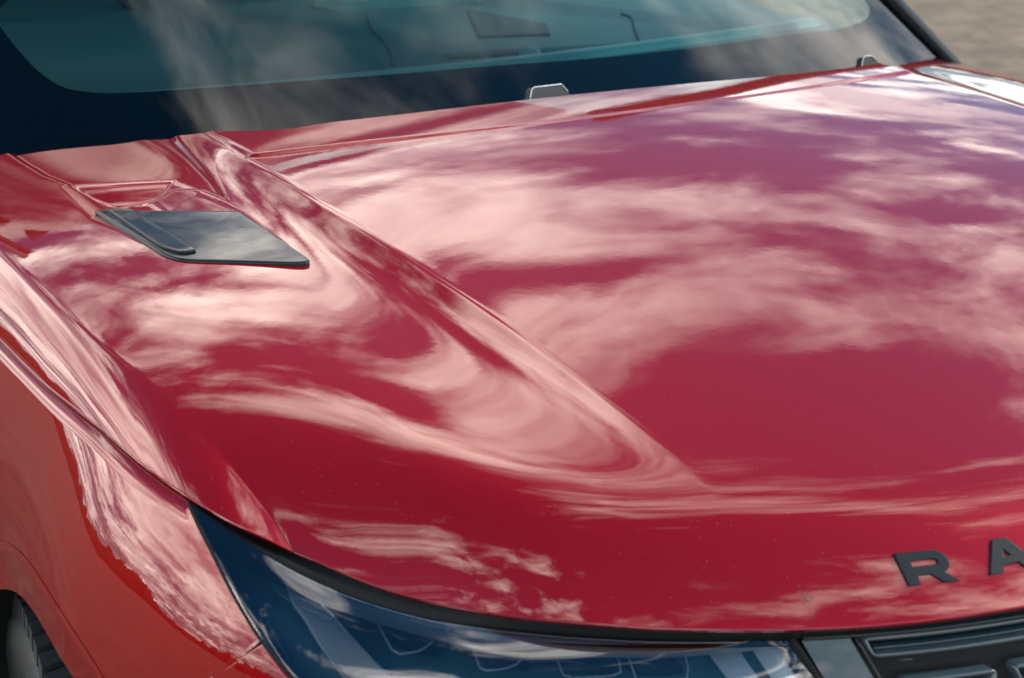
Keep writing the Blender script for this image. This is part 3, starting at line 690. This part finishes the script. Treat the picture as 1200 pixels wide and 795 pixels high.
# cowl strip
gobj('cowl', np.array([[(x, yb(x)-.19-.10*ss(.5, .9, -x)+dy, z) for x in np.linspace(-.97, .97, 60)] for dy, z in ((0, 1.09), (.10, 1.13), (.178, 1.148), (.20, 1.135))]), SATIN, screen)
for (px0, yy0, z0, w_) in ((-.0800, 1.245, 1.2165, .082), (.668, 1.345, 1.184, .050)):
    hgt = .025 if w_ > .08 else .021
    out2 = [(-w_/2, 0), (w_/2, 0), (w_/2-.010, hgt*.55), (w_/2-.020, hgt), (-w_/2+.014, hgt), (-w_/2+.009, hgt*.9)]
    V_ = [(px0+a, yy0+.014*(1 if d_ else 0)+b*.3, z0+b-(.004 if d_ else 0)) for d_ in (0, 1) for a, b in out2]; n6 = 6
    F_ = [list(range(6)), [6+i for i in range(6)][::-1]]+[[i, 6+i, 6+(i+1) % 6, (i+1) % 6] for i in range(6)]
    nz_ = obj('washer_nozzle', V_, F_, SATIN, screen, smooth=False)
    ed = np.array([(px0+a, yy0+b*.3-.001, z0+b) for a, b in out2[2:]+[out2[0]]][0:5])
    V_, F_ = tube(ed, .0009, 6); obj('nozzle_edge', V_, F_, LAMPGREY, nz_)
# pillars: dark rubber strip plus gloss cover
def beam(p0, p1, wv, hv_, m, name, par):
    p0, p1, wv, hv_ = map(np.array, (p0, p1, wv, hv_)); V_ = []
    for p_ in (p0, p1): V_ += [p_-wv-hv_, p_+wv-hv_, p_+wv*.8+hv_, p_-wv*.8+hv_]
    o = obj(name, V_, [[0, 1, 2, 3][::-1], [4, 5, 6, 7], [0, 4, 5, 1][::-1], [1, 5, 6, 2][::-1], [2, 6, 7, 3][::-1], [3, 7, 4, 0][::-1]], m, par, smooth=False)
    b = o.modifiers.new('b', 'BEVEL'); b.width = .006; b.segments = 3; return o
for sd_ in (1, -1):
    dy_ = 0 if sd_ > 0 else .17
    pl = beam((sd_*.966, 1.35+dy_, 1.096), (sd_*.862, 2.40, 1.80), (.013, 0, 0), (0, -.010, .016), SATIN, 'pillar', screen)
    beam((sd_*.948, 1.415+dy_, 1.150), (sd_*.842, 2.40, 1.80), (.008, 0, 0), (0, -.006, .010), RUBBER, 'pillar_seal', screen)
V_, F_ = boxv(.935, .975, 1.43, 1.50, 1.05, 1.150); obj('pillar_foot', V_, F_, SATIN, screen, smooth=False)
for sd_ in (-1, 1):
    V_, F_ = boxv(min(sd_*.80, sd_*.965), max(sd_*.80, sd_*.965), 1.40 if sd_ > 0 else 1.56, 1.70, 1.00, 1.150); obj('pillar_base', V_, F_, RUBBER, screen, smooth=False)
V_, F_ = boxv(-.95, .95, 1.6, 4.6, .1, 1.12); obj('cabin_body', V_, F_, PAINT, car, smooth=False)
V_, F_ = boxv(-.93, .93, 1.32, 1.62, .9, 1.10); obj('bulkhead', V_, F_, RUBBER, car, smooth=False)
dash = empty('dashboard', (0, 0, 0), car)
def dz(x, y): return 1.185+.03*(y-1.6)
def dsurf(x, y, o=0.): return np.array([x, y, dz(x, y)+o])
gobj('dash_top', np.array([[dsurf(x, max(y, yb(x)+.07+.05*(y-1.4)), -.05 if y < 1.5 else 0) for x in np.linspace(-.93, .93, 30)] for y in (1.40, 1.499, 1.52, 1.7, 2.0, 2.3, 2.8)]), DASH, dash)
gobj('demister_strip', np.array([[dsurf(x, 1.655+.07*(x/.9)**2+dy, o_) for x in np.linspace(-.80, .90, 60)] for dy, o_ in ((0, 0), (.012, .010), (.03, .012), (.05, .002))]), DASHL, dash)
def patch(poly, o_, m, name):
    P_ = np.array([dsurf(x, y) for x, y in poly]); V_, F_ = prism(P_, lambda p_: p_+np.array([0, 0, o_]), lambda p_: p_-np.array([0, 0, .002])); return obj(name, V_, F_, m, dash, smooth=False)
patch([(.3328, 2.17), (.39, 1.9634), (.3381, 1.8709), (.2014, 1.9074)], .004, DASHD, 'speaker_grille')
patch([(.05, 1.765), (.474, 1.70), (.50, 1.725), (.06, 1.80)], .003, DASHD, 'vent_slot')
patch([(.07, 2.34), (.098, 2.275), (.3997, 2.2368), (.46, 2.30)], .02, DASHL, 'display_hood')
for pl_ in ([(.1136, 2.1939), (.05, 2.05), (.0187, 1.9485), (-.03, 1.83), (-.0698, 1.7548)], [(.60, 2.0), (.5907, 1.9521), (.53, 1.86), (.4449, 1.7276)]):
    pl2 = np.array(pl_); tq_ = np.linspace(0, 1, len(pl2)); tf_ = np.linspace(0, 1, 24); V_, F_ = tube(np.array([dsurf(pch(np.array(q_), tq_, pl2[:, 0]), pch(np.array(q_), tq_, pl2[:, 1]), .0008) for q_ in tf_]), .0026, 6); obj('seam', V_, F_, DASHD, dash)
sx_, sy_ = .205, 1.74; a = np.linspace(0, 2*np.pi, 20, endpoint=False)[None]; ph = np.linspace(0, np.pi/2, 6)[:, None]
gobj('light_sensor', np.stack([sx_+.022*np.cos(ph)*np.cos(a), sy_+.022*np.cos(ph)*np.sin(a), dz(0, sy_)+.014*np.sin(ph)+0*a], -1), DASHL, dash, wrap=True)
# steering wheel behind the near side of the glass
a = np.linspace(0, 2*np.pi, 64)[:, None]; b = np.linspace(0, 2*np.pi, 14, endpoint=False)[None]
ring_ = np.stack([(.185+.017*np.cos(b))*np.cos(a), (.185+.017*np.cos(b))*np.sin(a), .017*np.sin(b)+0*a], -1)
sw = gobj('steering_wheel', ring_, SATIN, dash, wrap=True); sw.location = (-.42, 2.42, 1.12); sw.rotation_euler = (math.radians(65), 0, 0)
gobj('seat_back', np.array([[(x, y, z) for x in np.linspace(-.9, .9, 10)] for y, z in ((3.0, .9), (2.95, 1.4), (2.9, 1.65))]), DASHD, dash)
gobj('cabin_floor', np.array([[(x, y, z) for x in (-.94, .94)] for y, z in ((2.79, 1.20), (2.9, 1.16), (4.5, 1.135))]), DASHD, dash)
V_, F_ = boxv(-.78, .78, 2.44, 4.15, 1.748, 1.758); obj('headliner', V_, F_, DASHD, dash, smooth=False)
# far-side roof line of the cabin
V_, F_ = boxv(-.80, .80, 2.47, 4.2, 1.765, 1.80); obj('roof', V_, F_, SATIN, car, smooth=False)
